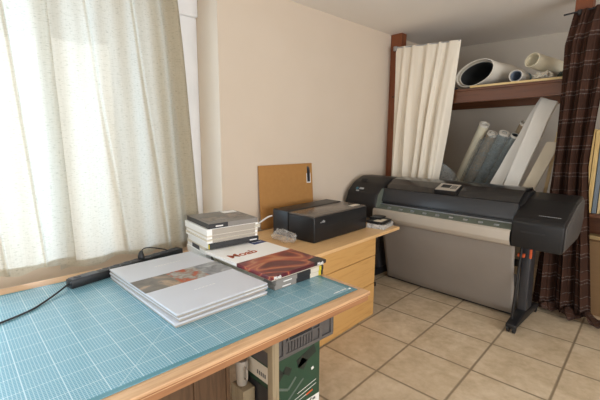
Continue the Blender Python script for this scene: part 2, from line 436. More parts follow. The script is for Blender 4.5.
# ------------------------------------------------------------------ work table with mat
tb = thing('work_table', 'long wooden work table topped by a teal cutting mat', 'table', (-1.75, .3, 0))
def L(p, o): return tuple(Vector(p) - Vector(o.location))
def tbox(name, a, b, m, parent, bev=.003, base=None):
    base = base or parent; bm = newbm(); box(bm, L(a, base), L(b, base), bev); return obj(name, bm, m, parent)
tbox('tabletop', (-2.41, -1.0, .728), (-1.09, 1.54, .75), M['table_wood'], tb, .004)
tbox('edge_groove', (-1.12, -.995, .7345), (-1.0885, 1.535, .7375), M['table_edge'], tb, 0)
tbox('edge_batten', (-1.125, -.99, .700), (-1.096, 1.53, .728), M['table_edge'], tb)
tbox('edge_batten', (-2.38, 1.50, .700), (-1.125, 1.53, .728), M['table_edge'], tb)
for (x, y) in ((-1.16, .912), (-2.3, .9), (-1.19, -.85), (-2.3, -.85)):
    tbox('leg', (x, y, 0), (x + .036, y + .036, .727), M['leg_wood'], tb)
tbox('rail', (-2.25, .92, .62), (-1.165, .945, .70), M['leg_wood'], tb)
mt = thing('cutting_mat', 'large teal cutting mat with a white grid lying on the work table', 'cutting mat', (-1.147, 1.505, .7505))
bm = newbm(); box(bm, (-1.155, -2.4, 0), (0, 0, .003), .001); obj('mat_sheet', bm, M['mat'], mt)
bm = newbm()
xs = 0
for i in range(11):      # small white printed marks in the corner
    w = .004 + .004 * random.random(); h = random.choice((.004, .006, .008))
    box(bm, (-.045 - h / 2, -.135 + xs, .003), (-.045 + h / 2, -.135 + xs + w, .0034)); xs += w + .0035
box(bm, (-.040, -.03, .003), (-.028, -.018, .0034))
obj('printed_mark', bm, M['ink_white'], mt)

# silver boxes of photo paper
def rot2(x, y, a): return (x * math.cos(a) - y * math.sin(a), x * math.sin(a) + y * math.cos(a))
z = .7536
names = ['lowest of three flat silver paper boxes on the cutting mat', 'middle of three flat silver paper boxes on the cutting mat', 'topmost flat silver box with a picture band of portrait and red flowers']
for i in range(3):
    r = math.radians((1.2, 2.8, 2.0)[i]); off = ((.006, -.004), (-.004, .004), (0, 0))[i]
    b = thing('paper_box', names[i], 'box', (-1.791 + off[0], .862 + off[1], z), r, 'silver paper boxes on the cutting mat')
    bm = newbm(); box(bm, (-.380, -.243, 0), (.380, .243, .0125), .002); obj('base', bm, M['greige_card'], b)
    bm = newbm(); box(bm, (-.383, -.246, .0095), (.383, .246, .0188), .0025); obj('lid', bm, M['silver_card'], b)
    bm = newbm(); box(bm, (.3832, .10, .0115), (.3837, .22, .0145)); obj('side_print', bm, M['ink_white'], b)
    if i == 2:
        for (y0, y1, m) in ((-.2459, -.06, 'pic_portrait'), (-.06, .1, 'pic_flower'), (.1, .2459, 'pic_grey')):
            bm = newbm(); box(bm, (-.10, y0, .0188), (.085, y1, .0193)); obj('cover_picture', bm, M[m], b)
        bm = newbm()
        for k in range(9): box(bm, (-.25, -.05 + k * .018, .0188), (-.245, -.05 + k * .018 + .012, .0192))
        obj('cover_print', bm, M['ink_white'], b); bm = newbm()
        for k in range(6): box(bm, (.20, -.06 + k * .02, .0188), (.205, -.06 + k * .02 + .013, .0192))
        obj('cover_print', bm, M['ink_white'], b)
    z += .0196

# dark grey boxes and the printed box above them
z = .7536
for i in range(2):
    b = thing('paper_box', ('grey and black paper box with yellow tip, lowest under the red box', 'grey and black paper box with yellow tip, second from the mat')[i], 'box', (-1.73 - .004 * i, 1.352, z), math.radians(.8 * i), 'grey and black boxes under the red printed box')
    h = .0265; x1 = .312 - .006 * (1 - i)
    bm = newbm(); box(bm, (-.3, -.178, 0), (x1, .178, h), .002); obj('body', bm, M['cream_card'], b)
    bm = newbm(); box(bm, (x1 - .10, -.1795, -.0 + .0005), (x1 + .0025, -.03, h + .0003), .001); obj('sleeve', bm, M['mid_grey_card'], b)
    bm = newbm(); box(bm, (x1 - .10, -.03, .0005), (x1 + .0025, .075, h + .0003), .001); obj('sleeve', bm, M['black_card'], b)
    bm = newbm(); box(bm, (x1 - .05, .145, .0005), (x1 + .0025, .164, h + .0003), .0005); obj('tip', bm, M['yellow'], b)
    bm = newbm(); box(bm, (x1 - .05, .164, .0005), (x1 + .003, .1795, h + .0003), .0005); obj('tip', bm, M['black_card'], b)
    bm = newbm(); box(bm, (x1 + .0025, -.13, .007), (x1 + .0032, -.07, .013)); obj('side_print', bm, M['ink_white'], b)
    z += h + .0008
b = tag(thing('paper_box', 'x', 'box', (-1.735, 1.347, z), math.radians(1)), 'thin cream box between the red printed box and the grey and black ones', 'box')
bm = newbm(); box(bm, (-.31, -.20, 0), (.309, .196, .006), .0012); obj('body', bm, M['cream_card'], b)
bm = newbm(); box(bm, (-.308, -.198, .006), (.307, .194, .0078), .001); obj('lid', bm, M['white_card'], b)
z += .0082
mb = thing('paper_box', 'white and red printed paper box lettered Moab, on top of the flat boxes', 'box', (-1.735, 1.340, z), math.radians(1.2))
bm = newbm(); box(bm, (-.318, -.207, 0), (.318, .207, .020), .002); obj('body', bm, M['white_card'], mb)
bm = newbm(); box(bm, (.02, -.2082, .0008), (.3195, .2082, .0216), .002); obj('printed_sleeve', bm, M['swirl'], mb)
bm = newbm(); box(bm, (.25, .12, .0218), (.321, .2084, .0222)); box(bm, (.3196, .11, .003), (.3204, .2084, .0218)); obj('dark_corner', bm, M['black_card'], mb)
t = text_bm('Moab', .088, .0004, 0, .0022); bmesh.ops.transform(t, matrix=basis((0, 1, 0), (-1, 0, 0), (-.075, -.175, .0204)), verts=t.verts); obj('lettering', t, M['rust'], mb)
t = text_bm('Moab', .022, .0004, 0, .0008); bmesh.ops.transform(t, matrix=basis((0, 1, 0), (0, 0, 1), (.3205, -.19, .004)), verts=t.verts); obj('lettering', t, M['ink_white'], mb)
t = text_bm('Moab', .022, .0004, 0, .0008); bmesh.ops.transform(t, matrix=basis((0, 1, 0), (0, 0, 1), (.3208, .135, .004)), verts=t.verts); obj('lettering', t, M['ink_white'], mb)
bm = newbm(); box(bm, (-.29, .10, .020), (-.215, .205, .0206)); obj('blue_label', bm, M['navy'], mb)
bm = newbm(); 
for k in range(6): box(bm, (-.262, .112 + k * .014, .0206), (-.252, .112 + k * .014 + .009, .0209))
obj('label_print', bm, M['ink_white'], mb)

# stack of smaller boxes behind
bx, by = -2.195, 1.338
specs = [ # height, sx, sy, dx, dy, rot, body, label
    (.046, .305, .35, -.026, 0, -5, 'white_card', 'white paper box at the very bottom of the tall stack by the curtain'),
    (.043, .305, .35, -.026, .002, -6, 'white_card', 'white paper box with a dark square label, low in the tall stack'),
    (.036, .345, .36, .010, .004, -5.5, 'black_card', 'black paper box with a yellow tip in the middle of the tall stack'),
    (.024, .345, .365, .002, -.003, -5, 'white_card', 'thin white paper box lying directly on the black one'),
    (.027, .345, .365, -.002, .002, -6, 'white_card', 'thin white paper box just beneath the thick open-ended white one'),
    (.042, .352, .37, .0, -.002, -5, 'white_card', 'thick white paper box with a torn open end, second from stack top'),
    (.034, .35, .355, .004, .004, -5.5, 'grey_card', 'dark grey printed paper box topmost on the tall stack')]
z = .7536
for i, (h, sx, sy, dx, dy, r, m, lab) in enumerate(specs):
    b = thing('paper_box', lab, 'box', (bx + dx - .0, by + dy, z), math.radians(r), 'tall stack of paper boxes')
    sx /= 2; sy /= 2
    bm = newbm(); box(bm, (-sx, -sy, 0), (sx, sy, h - .001), .002); obj('body', bm, M[m], b)
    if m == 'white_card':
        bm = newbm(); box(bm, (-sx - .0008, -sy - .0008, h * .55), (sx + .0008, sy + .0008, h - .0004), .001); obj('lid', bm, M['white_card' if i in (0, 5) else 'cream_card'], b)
        bm = newbm(); box(bm, (sx - .002, -sy + .035, .0015), (sx + .0012, sy - .02, h - .003), .0004); obj('shaded_side', bm, M['greige_card'], b)  # greige over white card paints the shade on the box's long side
    if i == 1:
        bm = newbm(); box(bm, (-.06, -sy - .0016, .006), (.06, -sy - .0008, .034)); obj('label', bm, M['label_grey'], b)
    if i == 2:
        bm = newbm(); box(bm, (sx - .012, -sy - .001, .002), (sx + .001, -sy + .002, h - .004)); obj('tip', bm, M['yellow'], b)
        bm = newbm(); box(bm, (-sx + .004, -sy - .0009, .0005), (sx - .013, -sy + .001, h - .0015)); obj('end_paper', bm, M['white_card'], b)
        bm = newbm(); box(bm, (sx, .11, .012), (sx + .0008, .165, .020)); obj('side_print', bm, M['ink_white'], b)
    if i == 5:
        bm = newbm(); blob(bm, (sx - .002, sy - .005, h * .42), (.02, .02, h * .3), .4, 9, 3, 4); obj('torn_flap', bm, M['crumple'], b)
    if i == 6:
        bm = newbm(); box(bm, (-.05, -.15, h - .001), (.09, .16, h - .0004)); obj('cover_picture', bm, M['pic_dark'], b)
        bm = newbm(); box(bm, (-sx + .02, .06, h - .001), (-.09, .165, h - .0003)); obj('cover_label', bm, M['white_card'], b)
        bm = newbm(); box(bm, (sx - .001, -sy - .0006, .001), (sx + .0006, -.045, h - .002)); box(bm, (-sx, -sy - .0008, .001), (sx, -sy, h - .002)); obj('dark_end', bm, M['black_card'], b)
        bm = newbm(); box(bm, (sx + .0006, -.13, .010), (sx + .0012, -.08, .018)); obj('side_print', bm, M['ink_white'], b)
        bm = newbm()
        for k in range(5): box(bm, (.115, -.12 + .02 * k, h - .001), (.125, -.12 + .02 * k + .014, h - .0003))
        obj('cover_print', bm, M['ink_grey'], b)
    z += h

# power strip, plug and cords
ps = thing('power_strip', 'long black power strip along the back edge of the table', 'power strip', (-2.172, .405, .754), math.radians(14))
bm = newbm(); box(bm, (-.03, 0, 0), (.03, .72, .045), .006); obj('housing', bm, M['black_plastic'], ps, True)
bm = newbm(); box(bm, (-.026, .01, .044), (.026, .15, .0475), .002); obj('switch_panel', bm, M['strip_grey'], ps)
bm = newbm(); box(bm, (-.012, .03, .0475), (.012, .06, .052), .002); obj('switch', bm, M['label_grey'], ps)
for k in range(8):
    bm = newbm(); y = .20 + .066 * k
    pipe(bm, (0, y, .040), (0, y, .047), .024, .018, 20, seg=1); obj('socket', bm, M['strip_grey'], ps, True)
pp = [(-2.174, .403, .775), (-2.10, .33, .765), (-2.04, .27, .760), (-1.985, .21, .759), (-1.93, .10, .759), (-1.86, -.10, .759), (-1.8, -.5, .759)]
bm = newbm(); sweep(bm, smooth_pts(pp), .0045, 8); obj('power_cord', bm, M['rubber'], ps, True)
for q in ps.children:
    if q.name.startswith('power_cord'): q.matrix_parent_inverse = (Matrix.Translation(ps.location) @ Matrix.Rotation(math.radians(14), 4, 'Z')).inverted()
pl = thing('plug', 'black plug with a looping cord standing in the power strip', 'plug', (-2.275, .818, .8035))
bm = newbm(); sweep(bm, [(0, 0, 0), (0, 0, .012), (0, 0, .03), (0, .003, .045)], [.02, .02, .014, .008], 14); obj('plug_body', bm, M['black_plastic'], pl, True)
bm = newbm(); sweep(bm, smooth_pts([(0, .003, .042), (0, .02, .056), (-.015, .06, .050), (-.03, .12, .030), (-.045, .18, .004), (-.07, .2, -.02)]), .0035, 8); obj('cord', bm, M['rubber'], pl, True)
wc = newbm(); sweep(wc, smooth_pts([(-2.30, 1.60, .79), (-2.36, 1.70, .81), (-2.40, 1.78, .832), (-2.42, 1.87, .862), (-2.425, 1.93, .882), (-2.42, 1.968, .888)]), .007, 8)
tag(obj('white_cable', wc, M['cable_white'], None, True), 'white cable rising from the paper boxes to the black printer', 'cable')

# ------------------------------------------------------------------ desk with drawers
dk = thing('drawer_desk', 'pine laminate desk with drawers beside the work table', 'desk', (-1.79, 2.3, 0), math.radians(4))
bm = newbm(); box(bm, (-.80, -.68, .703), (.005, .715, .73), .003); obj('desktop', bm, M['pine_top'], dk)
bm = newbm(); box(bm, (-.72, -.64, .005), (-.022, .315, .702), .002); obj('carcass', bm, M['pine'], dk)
for (z0, z1) in ((.006, .296), (.301, .545), (.55, .700)):
    bm = newbm(); box(bm, (-.022, -.64, z0), (-.003, .315, z1), .002); d = obj('drawer', bm, M['pine'], dk)
    bm = newbm(); box(bm, (-.02, .3155, z1 - .032), (.003, .334, z1 + .004), .002); obj('pull', bm, M['black_plastic'], d)
bm = newbm(); box(bm, (-.74, .66, 0), (-.66, .70, .703), .002); obj('leg', bm, M['pine'], dk)

# desktop printer
pr = thing('desktop_printer', 'black desktop photo printer with a taupe lid on the pine desk', 'printer', (-1.962, 2.01, .7305), math.radians(4.2))
H = .213
prof = [(0, .0), (.0, .19), (.008, H), (.32, H), (.32, 0)]
bm = newbm(); box(bm, (-.275, 0, .0), (0, .735, H - .012), .008, 3); obj('body', bm, M['black_plastic'], pr, True)
bm = newbm(); box(bm, (-.275, .004, H - .014), (-.008, .731, H), .005, 3); obj('lid', bm, M['taupe_gloss'], pr, True)
bm = newbm(); box(bm, (-.465, .004, .0), (-.283, .731, H + .004), .01, 3); obj('rear_body', bm, M['black_plastic'], pr, True)
bm = newbm(); box(bm, (-.285, .02, .01), (-.27, .71, H - .02)); obj('seam', bm, M['rubber'], pr)
bm = newbm(); box(bm, (-.10, .585, H), (-.05, .70, H + .0012)); obj('lid_label', bm, M['cream_card'], pr)
bm = newbm(); box(bm, (0.0, .012, .112), (.0015, .722, .115)); obj('tray_line', bm, M['rubber'], pr)
bm = newbm()
for y0, w, h in ((.075, .010, .008), (.092, .008, .016), (.108, .010, .02), (.122, .008, .014)): box(bm, (-.0005, y0, .150), (.001, y0 + w, .150 + h), .0002)
obj('badge', bm, M['ink_grey'], pr)

bm = newbm(); blob(bm, (-2.17, 1.885, .773), (.12, .062, .044), .42, 5, 4, 2)
tag(obj('plastic_bag', bm, M['bag_film'], None, True, 30), 'crumpled clear plastic bag on the pine desk before the black printer', 'bag')

# leaning board
bd = thing('hardboard_sheet', 'brown hardboard sheet leaning on the beige wall behind the printer', 'board', (-2.597, 2.32, .7305), 0)
tilt = math.atan2(.04, .566)
mxl = Matrix.Rotation(-tilt, 4, 'Y')
bm = newbm(); box(bm, (-.004, -.33, 0), (.004, .33, .566), .0008, mx=mxl); obj('sheet', bm, M['hardboard'], bd)
bm = newbm(); box(bm, (.004, .25, .375), (.0046, .305, .47), mx=mxl); obj('price_label', bm, M['ink_white'], bd)
bm = newbm()
for k in range(7): box(bm, (.0046, .258, .385 + k * .007), (.005, .258 + .02 + .02 * random.random(), .465 + k * .011 + .004), mx=mxl)
obj('label_print', bm, M['label_grey'], bd)

# cassettes by the desk end
c1 = thing('clear_case', 'clear plastic case on the far corner of the pine desk', 'case', (-1.975, 2.87, .7305), math.radians(12))
bm = newbm(); box(bm, (-.07, -.10, 0), (.10, .12, .004), .001); 
for a, b in (((-.07, -.10, .004), (-.066, .12, .04)), ((.096, -.10, .004), (.10, .12, .04)), ((-.066, -.10, .004), (.096, -.096, .04)), ((-.066, .116, .004), (.096, .12, .04))): box(bm, a, b)
obj('tray', bm, M['case_film'], c1)
bm = newbm(); box(bm, (.03, -.085, .0045), (.09, -.03, .034), .002); obj('insert', bm, M['white_card'], c1)
c2 = thing('cassette', 'black cassette with a pale label lying on the clear case', 'cassette', (-1.985, 2.885, .7712), math.radians(10))
bm = newbm(); box(bm, (-.075, -.10, 0), (.085, .11, .022), .003); obj('shell', bm, M['black_plastic'], c2)
bm = newbm(); box(bm, (-.01, -.09, .022), (.07, .045, .0228)); obj('label', bm, M['cream_card'], c2)
c3 = thing('cassette', 'small black cassette on top of the other by the plotter', 'cassette', (-2.02, 2.93, .7946), math.radians(14))
bm = newbm(); box(bm, (-.06, -.06, 0), (.05, .075, .016), .003); obj('shell', bm, M['black_plastic'], c3)
bm = newbm(); box(bm, (-.05, -.05, .016), (.02, .02, .0166)); obj('label', bm, M['label_grey'], c3)

# ------------------------------------------------------------------ plotter
P = thing('plotter', 'large charcoal wide-format plotter on a wheeled stand', 'plotter', (-.59, 3.13, 0))
UL, UR = -1.60, -.345
bm = newbm(); prism(bm, [(.0, .715), (.0, .915), (.025, .945), (.30, 1.062), (.49, 1.10), (.56, 1.075), (.60, .92), (.55, .79), (.45, .745)], UR, 0, .014, 3)
rc = obj('right_cover', bm, M['plotter'], P, True, 30)
bm = newbm(); prism(bm, [(.03, .735), (.03, .91), (.30, 1.042), (.49, 1.08), (.55, 1.055), (.58, .90), (.53, .80), (.44, .765)], -.004, .006, .003, 2); obj('side_panel', bm, M['plotter_side'], rc, True)
bm = newbm(); box(bm, (-.275, -.003, .838), (-.115, .001, .850), .001); obj('door_slot', bm, M['rubber'], rc)
bm = newbm()
ang = math.atan2(.117, .275)
for k in range(12): box(bm, (-.185 + k * .012, 0, 0), (-.185 + k * .012 + .009, .006, .0006), mx=Matrix.Translation((0, .075, .9675)) @ Matrix.Rotation(ang, 4, 'X'))
obj('model_print', bm, M['ink_grey'], rc)
bm = newbm(); prism(bm, [(.0, .72), (-.01, .87), (.03, .985), (.13, 1.075), (.28, 1.135), (.46, 1.13), (.57, 1.05), (.60, .90), (.55, .78), (.45, .735)], -2.0, UL, .028, 4)
lc = obj('left_cover', bm, M['plotter'], P, True, 30)
bm = newbm(); al = math.atan2(.09, .1)
ml = Matrix.Translation((-1.885, .058, 1.016)) @ Matrix.Rotation(al, 4, 'X')
pipe(bm, ml @ Vector((.0, 0, .0)), ml @ Vector((0, 0, .003)), .016, .004, 20, seg=1); obj('round_badge', bm, M['tape_blue'], lc)
bm = newbm(); box(bm, (.03, -.01, 0), (.085, .012, .003), mx=ml); box(bm, (.005, -.04, 0), (.04, -.024, .003), mx=ml); obj('sticker', bm, M['ink_grey'], lc)
bm = newbm(); box(bm, (-.01, .10, .0), (.06, .14, .004), .002, mx=ml); obj('latch', bm, M['rubber'], lc)
bm = newbm(); prism(bm, [(.105, .70), (.105, .87), (.125, .93), (.185, 1.01), (.33, 1.105), (.48, 1.11), (.57, 1.04), (.6, .80), (.5, .70)], UL - .02, UR + .02, .008, 2); obj('body', bm, M['black_plastic'], P, True, 30)
bm = newbm(); prism(bm, [(.088, .907), (.134, 1.034), (.154, 1.032), (.175, 1.005), (.115, .907)], UL, UR, .006, 2); obj('front_door', bm, M['door_blue'], P, True, 30)
bm = newbm(); prism(bm, [(.140, 1.036), (.20, 1.080), (.29, 1.124), (.38, 1.138), (.48, 1.136), (.56, 1.09), (.55, 1.08), (.47, 1.122), (.38, 1.122), (.30, 1.108), (.21, 1.066), (.155, 1.028)], UL + .01, UR - .004, .003, 2); obj('top_window', bm, M['blackgloss'], P, True, 40)
bm = newbm(); prism(bm, [(-.002, .842), (.095, .878), (.118, .878), (.118, .85), (.01, .825)], UL - .02, UR, .002); pt = obj('platen', bm, M['platen'], P)
for k in range(9):
    u = UL + .12 + .125 * k; bm = newbm(); box(bm, (u, .030, .8525), (u + .035, .046, .865), .001); obj('pinch_wheel', bm, M['steel'], pt)
bm = newbm(); box(bm, (UL, .080, .8755), (UR, .094, .884), .002); obj('platen_rail', bm, M['steel'], P)
bm = newbm(); prism(bm, [(-.004, .846), (-.022, .832), (-.024, .762), (.0, .724), (.04, .708), (.045, .716), (.008, .736), (-.012, .768), (-.012, .828), (.004, .838)], UL - .02, UR, .002); obj('deflector', bm, M['deflector'], P, True, 50)
bm = newbm(); prism(bm, [(-.002, .85), (.035, .975), (.10, 1.035), (.16, 1.03), (.13, .88)], UL - .002, UL + .004, .001); obj('lit_cheek', bm, M['platen'], lc)  # lighter colour paints the lit inner face of the left cover
mc = Matrix.Translation((-.955, .205, 1.080)) @ Matrix.Rotation(math.radians(20), 4, 'X')
bm = newbm(); box(bm, (-.105, -.075, -.03), (.105, .07, .022), .006, mx=mc); cp = obj('control_panel', bm, M['plotter'], P, True)
bm = newbm(); box(bm, (-.095, -.066, .0215), (.095, .066, .025), .002, mx=mc); obj('panel_face', bm, M['deflector'], cp)
bm = newbm(); box(bm, (-.065, -.02, .0245), (.02, .045, .0262), .001, mx=mc); obj('display', bm, M['rubber'], cp)
bm = newbm()
for i in range(3):
    for j in range(3): box(bm, (.032 + i * .018, -.03 + j * .024, .0245), (.044 + i * .018, -.015 + j * .024, .027), .001, mx=mc)
obj('button', bm, M['black_plastic'], cp)
# stand
for u in (-1.745, -.285):
    bm = newbm()
    prism(bm, [(.26, .10), (.24, .735), (.36, .735), (.42, .10)], u - .035, u + .035, .01, 3); lg = obj('leg', bm, M['stand_grey'], P, True)
    bm = newbm(); prism(bm, [(.02, .045), (.02, .075), (.24, .125), (.46, .125), (.64, .075), (.64, .045)], u - .04, u + .04, .01, 3); ft = obj('foot', bm, M['black_plastic'], P, True)
    for v in (.045, .605):
        bm = newbm()
        for s in (-.022, .022): pipe(bm, (u + s - .009, v, .033), (u + s + .009, v, .033), .031, .010, 22, seg=1)
        sweep(bm, [(u - .035, v, .033), (u + .035, v, .033)], .010, 10); sweep(bm, [(u, v, .033), (u, v, .06)], .009, 8)
        obj('caster', bm, M['rubber'], ft, True)
    bm = newbm(); sweep(bm, [(u - .005, .13, .71), (u - .02, .10, .09)], .010, 10); obj('stay_rod', bm, M['black_plastic'], P, True)
bm = newbm(); box(bm, (-1.71, .375, .45), (-.32, .405, .51), .006); obj('cross_brace', bm, M['stand_grey'], P)
for (a, b) in (((-.325, .155, .60), (-.275, .185, .63)), ((-.262, .235, .58), (-.245, .255, .70))):
    bm = newbm(); box(bm, a, b, .004); obj('clip', bm, M['orange'], P)
# hanging cloth bin: front panel curving up at the back
def binf(u, v):
    pts = [(.035, .735), (.10, .55), (.20, .32), (.30, .09), (.345, .035), (.40, .03), (.455, .06), (.49, .18), (.50, .34)]
    s = v * (len(pts) - 1); i = min(int(s), len(pts) - 2); t = s - i
    a, b = pts[i], pts[i + 1]
    y = a[0] + (b[0] - a[0]) * t; zz = a[1] + (b[1] - a[1]) * t
    sag = .012 * math.sin(PI * u) * math.sin(PI * min(1, v * 1.4)) + .006 * noise.noise(Vector((u * 4, v * 3, 1)))
    q = min(1, v * 2); xl = -1.535 - .12 * q; xr = -.315 - .045 * q
    return (xl + (xr - xl) * u, y - sag, zz)
bm = newbm(); grid(bm, 40, 48, binf)
bi = obj('cloth_bin', bm, M['bin'], P, True, 180)
sm = bi.modifiers.new('thick', 'SOLIDIFY'); sm.thickness = .004
bm = newbm(); sweep(bm, [(-1.66, .372, .018), (-.365, .372, .018)], .012, 10); obj('bin_rod', bm, M['black_plastic'], P, True)

# ------------------------------------------------------------------ alcove shelf and its things
YP = 3.96
sh = thing('storage_shelf', 'built-in wooden shelf between two red-brown posts in the alcove', 'shelf', (-1.65, YP, 0))
def sbox(name, a, b, m, bev=.004, mx=None):
    bm = newbm(); box(bm, L(a, sh), L(b, sh), bev, mx=mx); return obj(name, bm, m, sh)
sbox('post', (-2.645, YP, 0), (-2.50, YP + .10, ZC - .002), M['red_wood'])
sbox('post', (-.86, YP, 0), (-.74, YP + .10, ZC - .002), M['red_wood'])
tz = math.radians(-.5)
mxr = Matrix.Translation((-.0, 0, 2.0)) @ Matrix.Rotation(tz, 4, 'Y') @ Matrix.Translation((0, 0, -2.0))
sbox('front_rail', (-2.5, YP, 1.91), (-.86, YP + .045, 2.025), M['rail_wood'], mx=mxr)
sbox('shelf_board', (-2.6, YP - .005, 2.025), (-.78, 5.02, 2.047), M['rail_wood'], .002, mx=mxr)
sbox('back_rail', (-2.5, 4.90, 1.92), (-.80, 4.945, 2.025), M['rail_wood'], mx=mxr)
def sz(x): return 2.048 + (x + 1.65) * math.tan(-tz)   # top of the board

bm = newbm(); box(bm, (-.41, -.014, 0), (.41, .014, .020), .002); o = tag(obj('batten', bm, M['batten']), 'thin pale wooden batten along the shelf front edge', 'batten'); o.location = (-1.28, YP + .03, sz(-1.28) + .004); o.rotation_euler = (0, tz, math.radians(1))
# big oval roll
br_ = thing('paper_roll', 'largest white paper roll with dark inside, lying on the shelf by the pale curtain', 'paper roll', (-1.675, YP + .055, sz(-1.65) + .002))
TL = math.radians(16)
bm = newbm(); pipe(bm, (0, 0, .150), (.08, .66, .14), .205, .196, 48, .60, TL, 8, .02); obj('outer_sheet', bm, M['paper'], br_, True, 60)
bm = newbm(); pipe(bm, (.012, .022, .146), (.08, .65, .136), .181, .176, 48, .60, TL, 8, .03); obj('inner_sheet', bm, M['paper'], br_, True, 60)
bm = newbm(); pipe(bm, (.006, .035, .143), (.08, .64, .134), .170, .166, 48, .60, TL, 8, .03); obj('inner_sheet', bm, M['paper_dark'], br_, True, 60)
sr = thing('paper_roll', 'small white paper roll with a blue-grey inside in the middle of the shelf', 'paper roll', (-1.30, YP + .10, sz(-1.30)))
bm = newbm(); pipe(bm, (0, 0, .085), (.02, .62, .085), .060, .054, 32, .95, 0, 6, .02); obj('outer_sheet', bm, M['paper'], sr, True, 60)
bm = newbm(); pipe(bm, (0, .01, .085), (.02, .61, .085), .049, .045, 32, .95, 0, 6, .03); obj('inner_sheet', bm, M['paper_blue'], sr, True, 60)
bm = newbm(); pipe(bm, (.005, .20, .085), (.007, .26, .085), .0635, .0615, 32, .95, 0, 1, .02); obj('blue_tape', bm, M['tape_blue'], sr, True, 60)
br2 = thing('blue_tape_roll', 'small blue roll of tape behind the white rolls on the shelf', 'tape roll', (-1.43, YP + .85, sz(-1.43)))
bm = newbm(); pipe(bm, (-.02, 0, .132), (.12, .02, .132), .03, .02, 24, 1, 0, 1); obj('roll', bm, M['tape_blue'], br2, True, 60)
bm = newbm(); pipe(bm, (-.10, -.02, .052), (.10, .0, .052), .044, .02, 24, 1, 0, 1); obj('core', bm, M['paper'], br2, True, 60)
cr = thing('paper_roll', 'cream paper roll resting aslant on crumpled paper at the right end of the shelf', 'paper roll', (-1.16, YP + .12, sz(-1.16)))
bm = newbm(); pipe(bm, (-.02, 0, .215), (.17, .34, .140), .082, .073, 36, .82, 0, 6, .02); obj('outer_sheet', bm, M['paper_cream'], cr, True, 60)
bm = newbm(); pipe(bm, (-.012, .014, .213), (.17, .335, .140), .067, .062, 36, .82, 0, 6, .03); obj('inner_sheet', bm, M['paper_cream'], cr, True, 60)
bm = newbm(); blob(bm, (-1.09, YP + .19, sz(-1.09) + .055), (.085, .09, .05), .5, 8, 4, 5); tag(obj('crumpled_paper', bm, M['crumple'], None, True, 20), 'crumpled pale wrapping paper beneath the cream roll on the shelf', 'paper')
bm = newbm(); blob(bm, (-.93, YP + .22, sz(-.93) + .05), (.05, .09, .048), .3, 6, 4, 9); tag(obj('dark_bag', bm, M['dark_green'], None, True, 30), 'dark green bag at the right end of the shelf beside the post', 'bag')
bm = newbm(); blob(bm, (-1.93, YP + .09, sz(-1.93) + .022), (.07, .06, .019), .3, 6, 4, 3); tag(obj('folded_cloth', bm, M['dark_blue'], None, True, 30), 'small dark blue cloth at the left end of the shelf, next to the pale curtain', 'cloth')
bm = newbm(); blob(bm, (-1.43, YP + .16, sz(-1.43) + .020), (.05, .07, .018), .4, 7, 4, 13); tag(obj('crumpled_paper', bm, M['crumple'], None, True, 20), 'flat crumpled pale paper between the largest and the small roll', 'paper')

# canvas curtain
def canvas(u, v):
    z = 2.565 - .05 * u + (.62 - 2.60) * v + .02 * u * v
    a, b = -2.515, -1.768
    xl = a - .015 * v; xr = b - .25 * v
    g = u + .02 * math.sin(2 * PI * 2 * u + 3 * v)
    x = xl + (xr - xl) * g
    am = .010 + .036 * min(1, v * 2.5)
    ph = 5.2 * u + .42 * noise.noise(Vector((u * 2.2, v * .7, 5))) + .10 * math.sin(3 * v)
    aa = am * (.35 + 1.1 * abs(noise.noise(Vector((u * 3.1 + 4, v * .9, 8)))) + .45 * u)
    y = YP - .088 + aa * math.sin(2 * PI * ph) + .35 * aa * math.sin(2 * PI * 2.1 * ph + 1.3) + .010 * noise.noise(Vector((u * 7, v * 1.3, 2)))
    return (x, y, z)
bm = newbm(); grid(bm, 180, 50, canvas, lambda u, v: (u, v * 2))
ct = tag(obj('alcove_curtain', bm, M['canvas'], None, True, 180), 'plain off-white curtain hanging from the left wooden post of the alcove', 'curtain')
ar = thing('curtain_bar', 'slim rod carrying the off-white alcove curtain from the left post', 'curtain rod', (-2.49, YP - .07, 2.555))
bm = newbm(); sweep(bm, [(-.015, -.018, .0), (.71, -.018, -.045)], .006, 8); obj('rod', bm, M['steel'], ar, True)
bm = newbm(); box(bm, (-.055, -.028, -.03), (-.015, .069, .02), .004); obj('bracket', bm, M['steel'], ar)

# striped brown curtain, pooling on the floor
def plaid(u, v):
    zt = 2.56 + .03 * u
    # v 0..0.86 hangs, the rest trails on the floor
    h = min(1, v / .86); z = zt + (.03 - zt) * h
    xl = -.89 + .012 * math.sin(PI * min(1, h * 1.3)) + .05 * max(0, 1 - h / .10); xr = -.615 + .0 * h
    if h < .5: xr += .07 * (1 - h / .5) ** 1.5
    x = xl + (xr - xl) * (u + .02 * math.sin(9 * u + 4 * h))
    am = .018 + .030 * min(1, h * 1.5)
    y = YP - .105 + am * math.sin(2 * PI * 3.1 * u + .9 * math.sin(2.5 * h)) + .4 * am * math.sin(2 * PI * 8.5 * u + 1.5)
    if v > .86:
        t = (v - .86) / .14
        y -= .12 * t * min(1, u * 2.2) + .02 * math.sin(2 * PI * 3 * u) * t; x += -.03 + .17 * u + t * .16 * u
        z = .03 + .032 * (1 + math.sin(2 * PI * 3.5 * u + 5 * t)) * (1 - .5 * t) + .02 * math.sin(PI * t)
    elif h > .5:
        q = (h - .5) / .5; x += q * (-.03 + .17 * u)
    return (x, y, max(.006, z))
bm = newbm(); grid(bm, 150, 130, plaid, lambda u, v: (u * .9, (1 - v) * 2.95))
tag(obj('alcove_curtain', bm, M['plaid'], None, True, 180), 'dark brown striped curtain gathered at the right post and pooling on the floor', 'curtain')
dr = thing('curtain_bar', 'slim rod at the right post carrying the brown striped curtain', 'curtain rod', (-.80, YP - .06, 2.55))
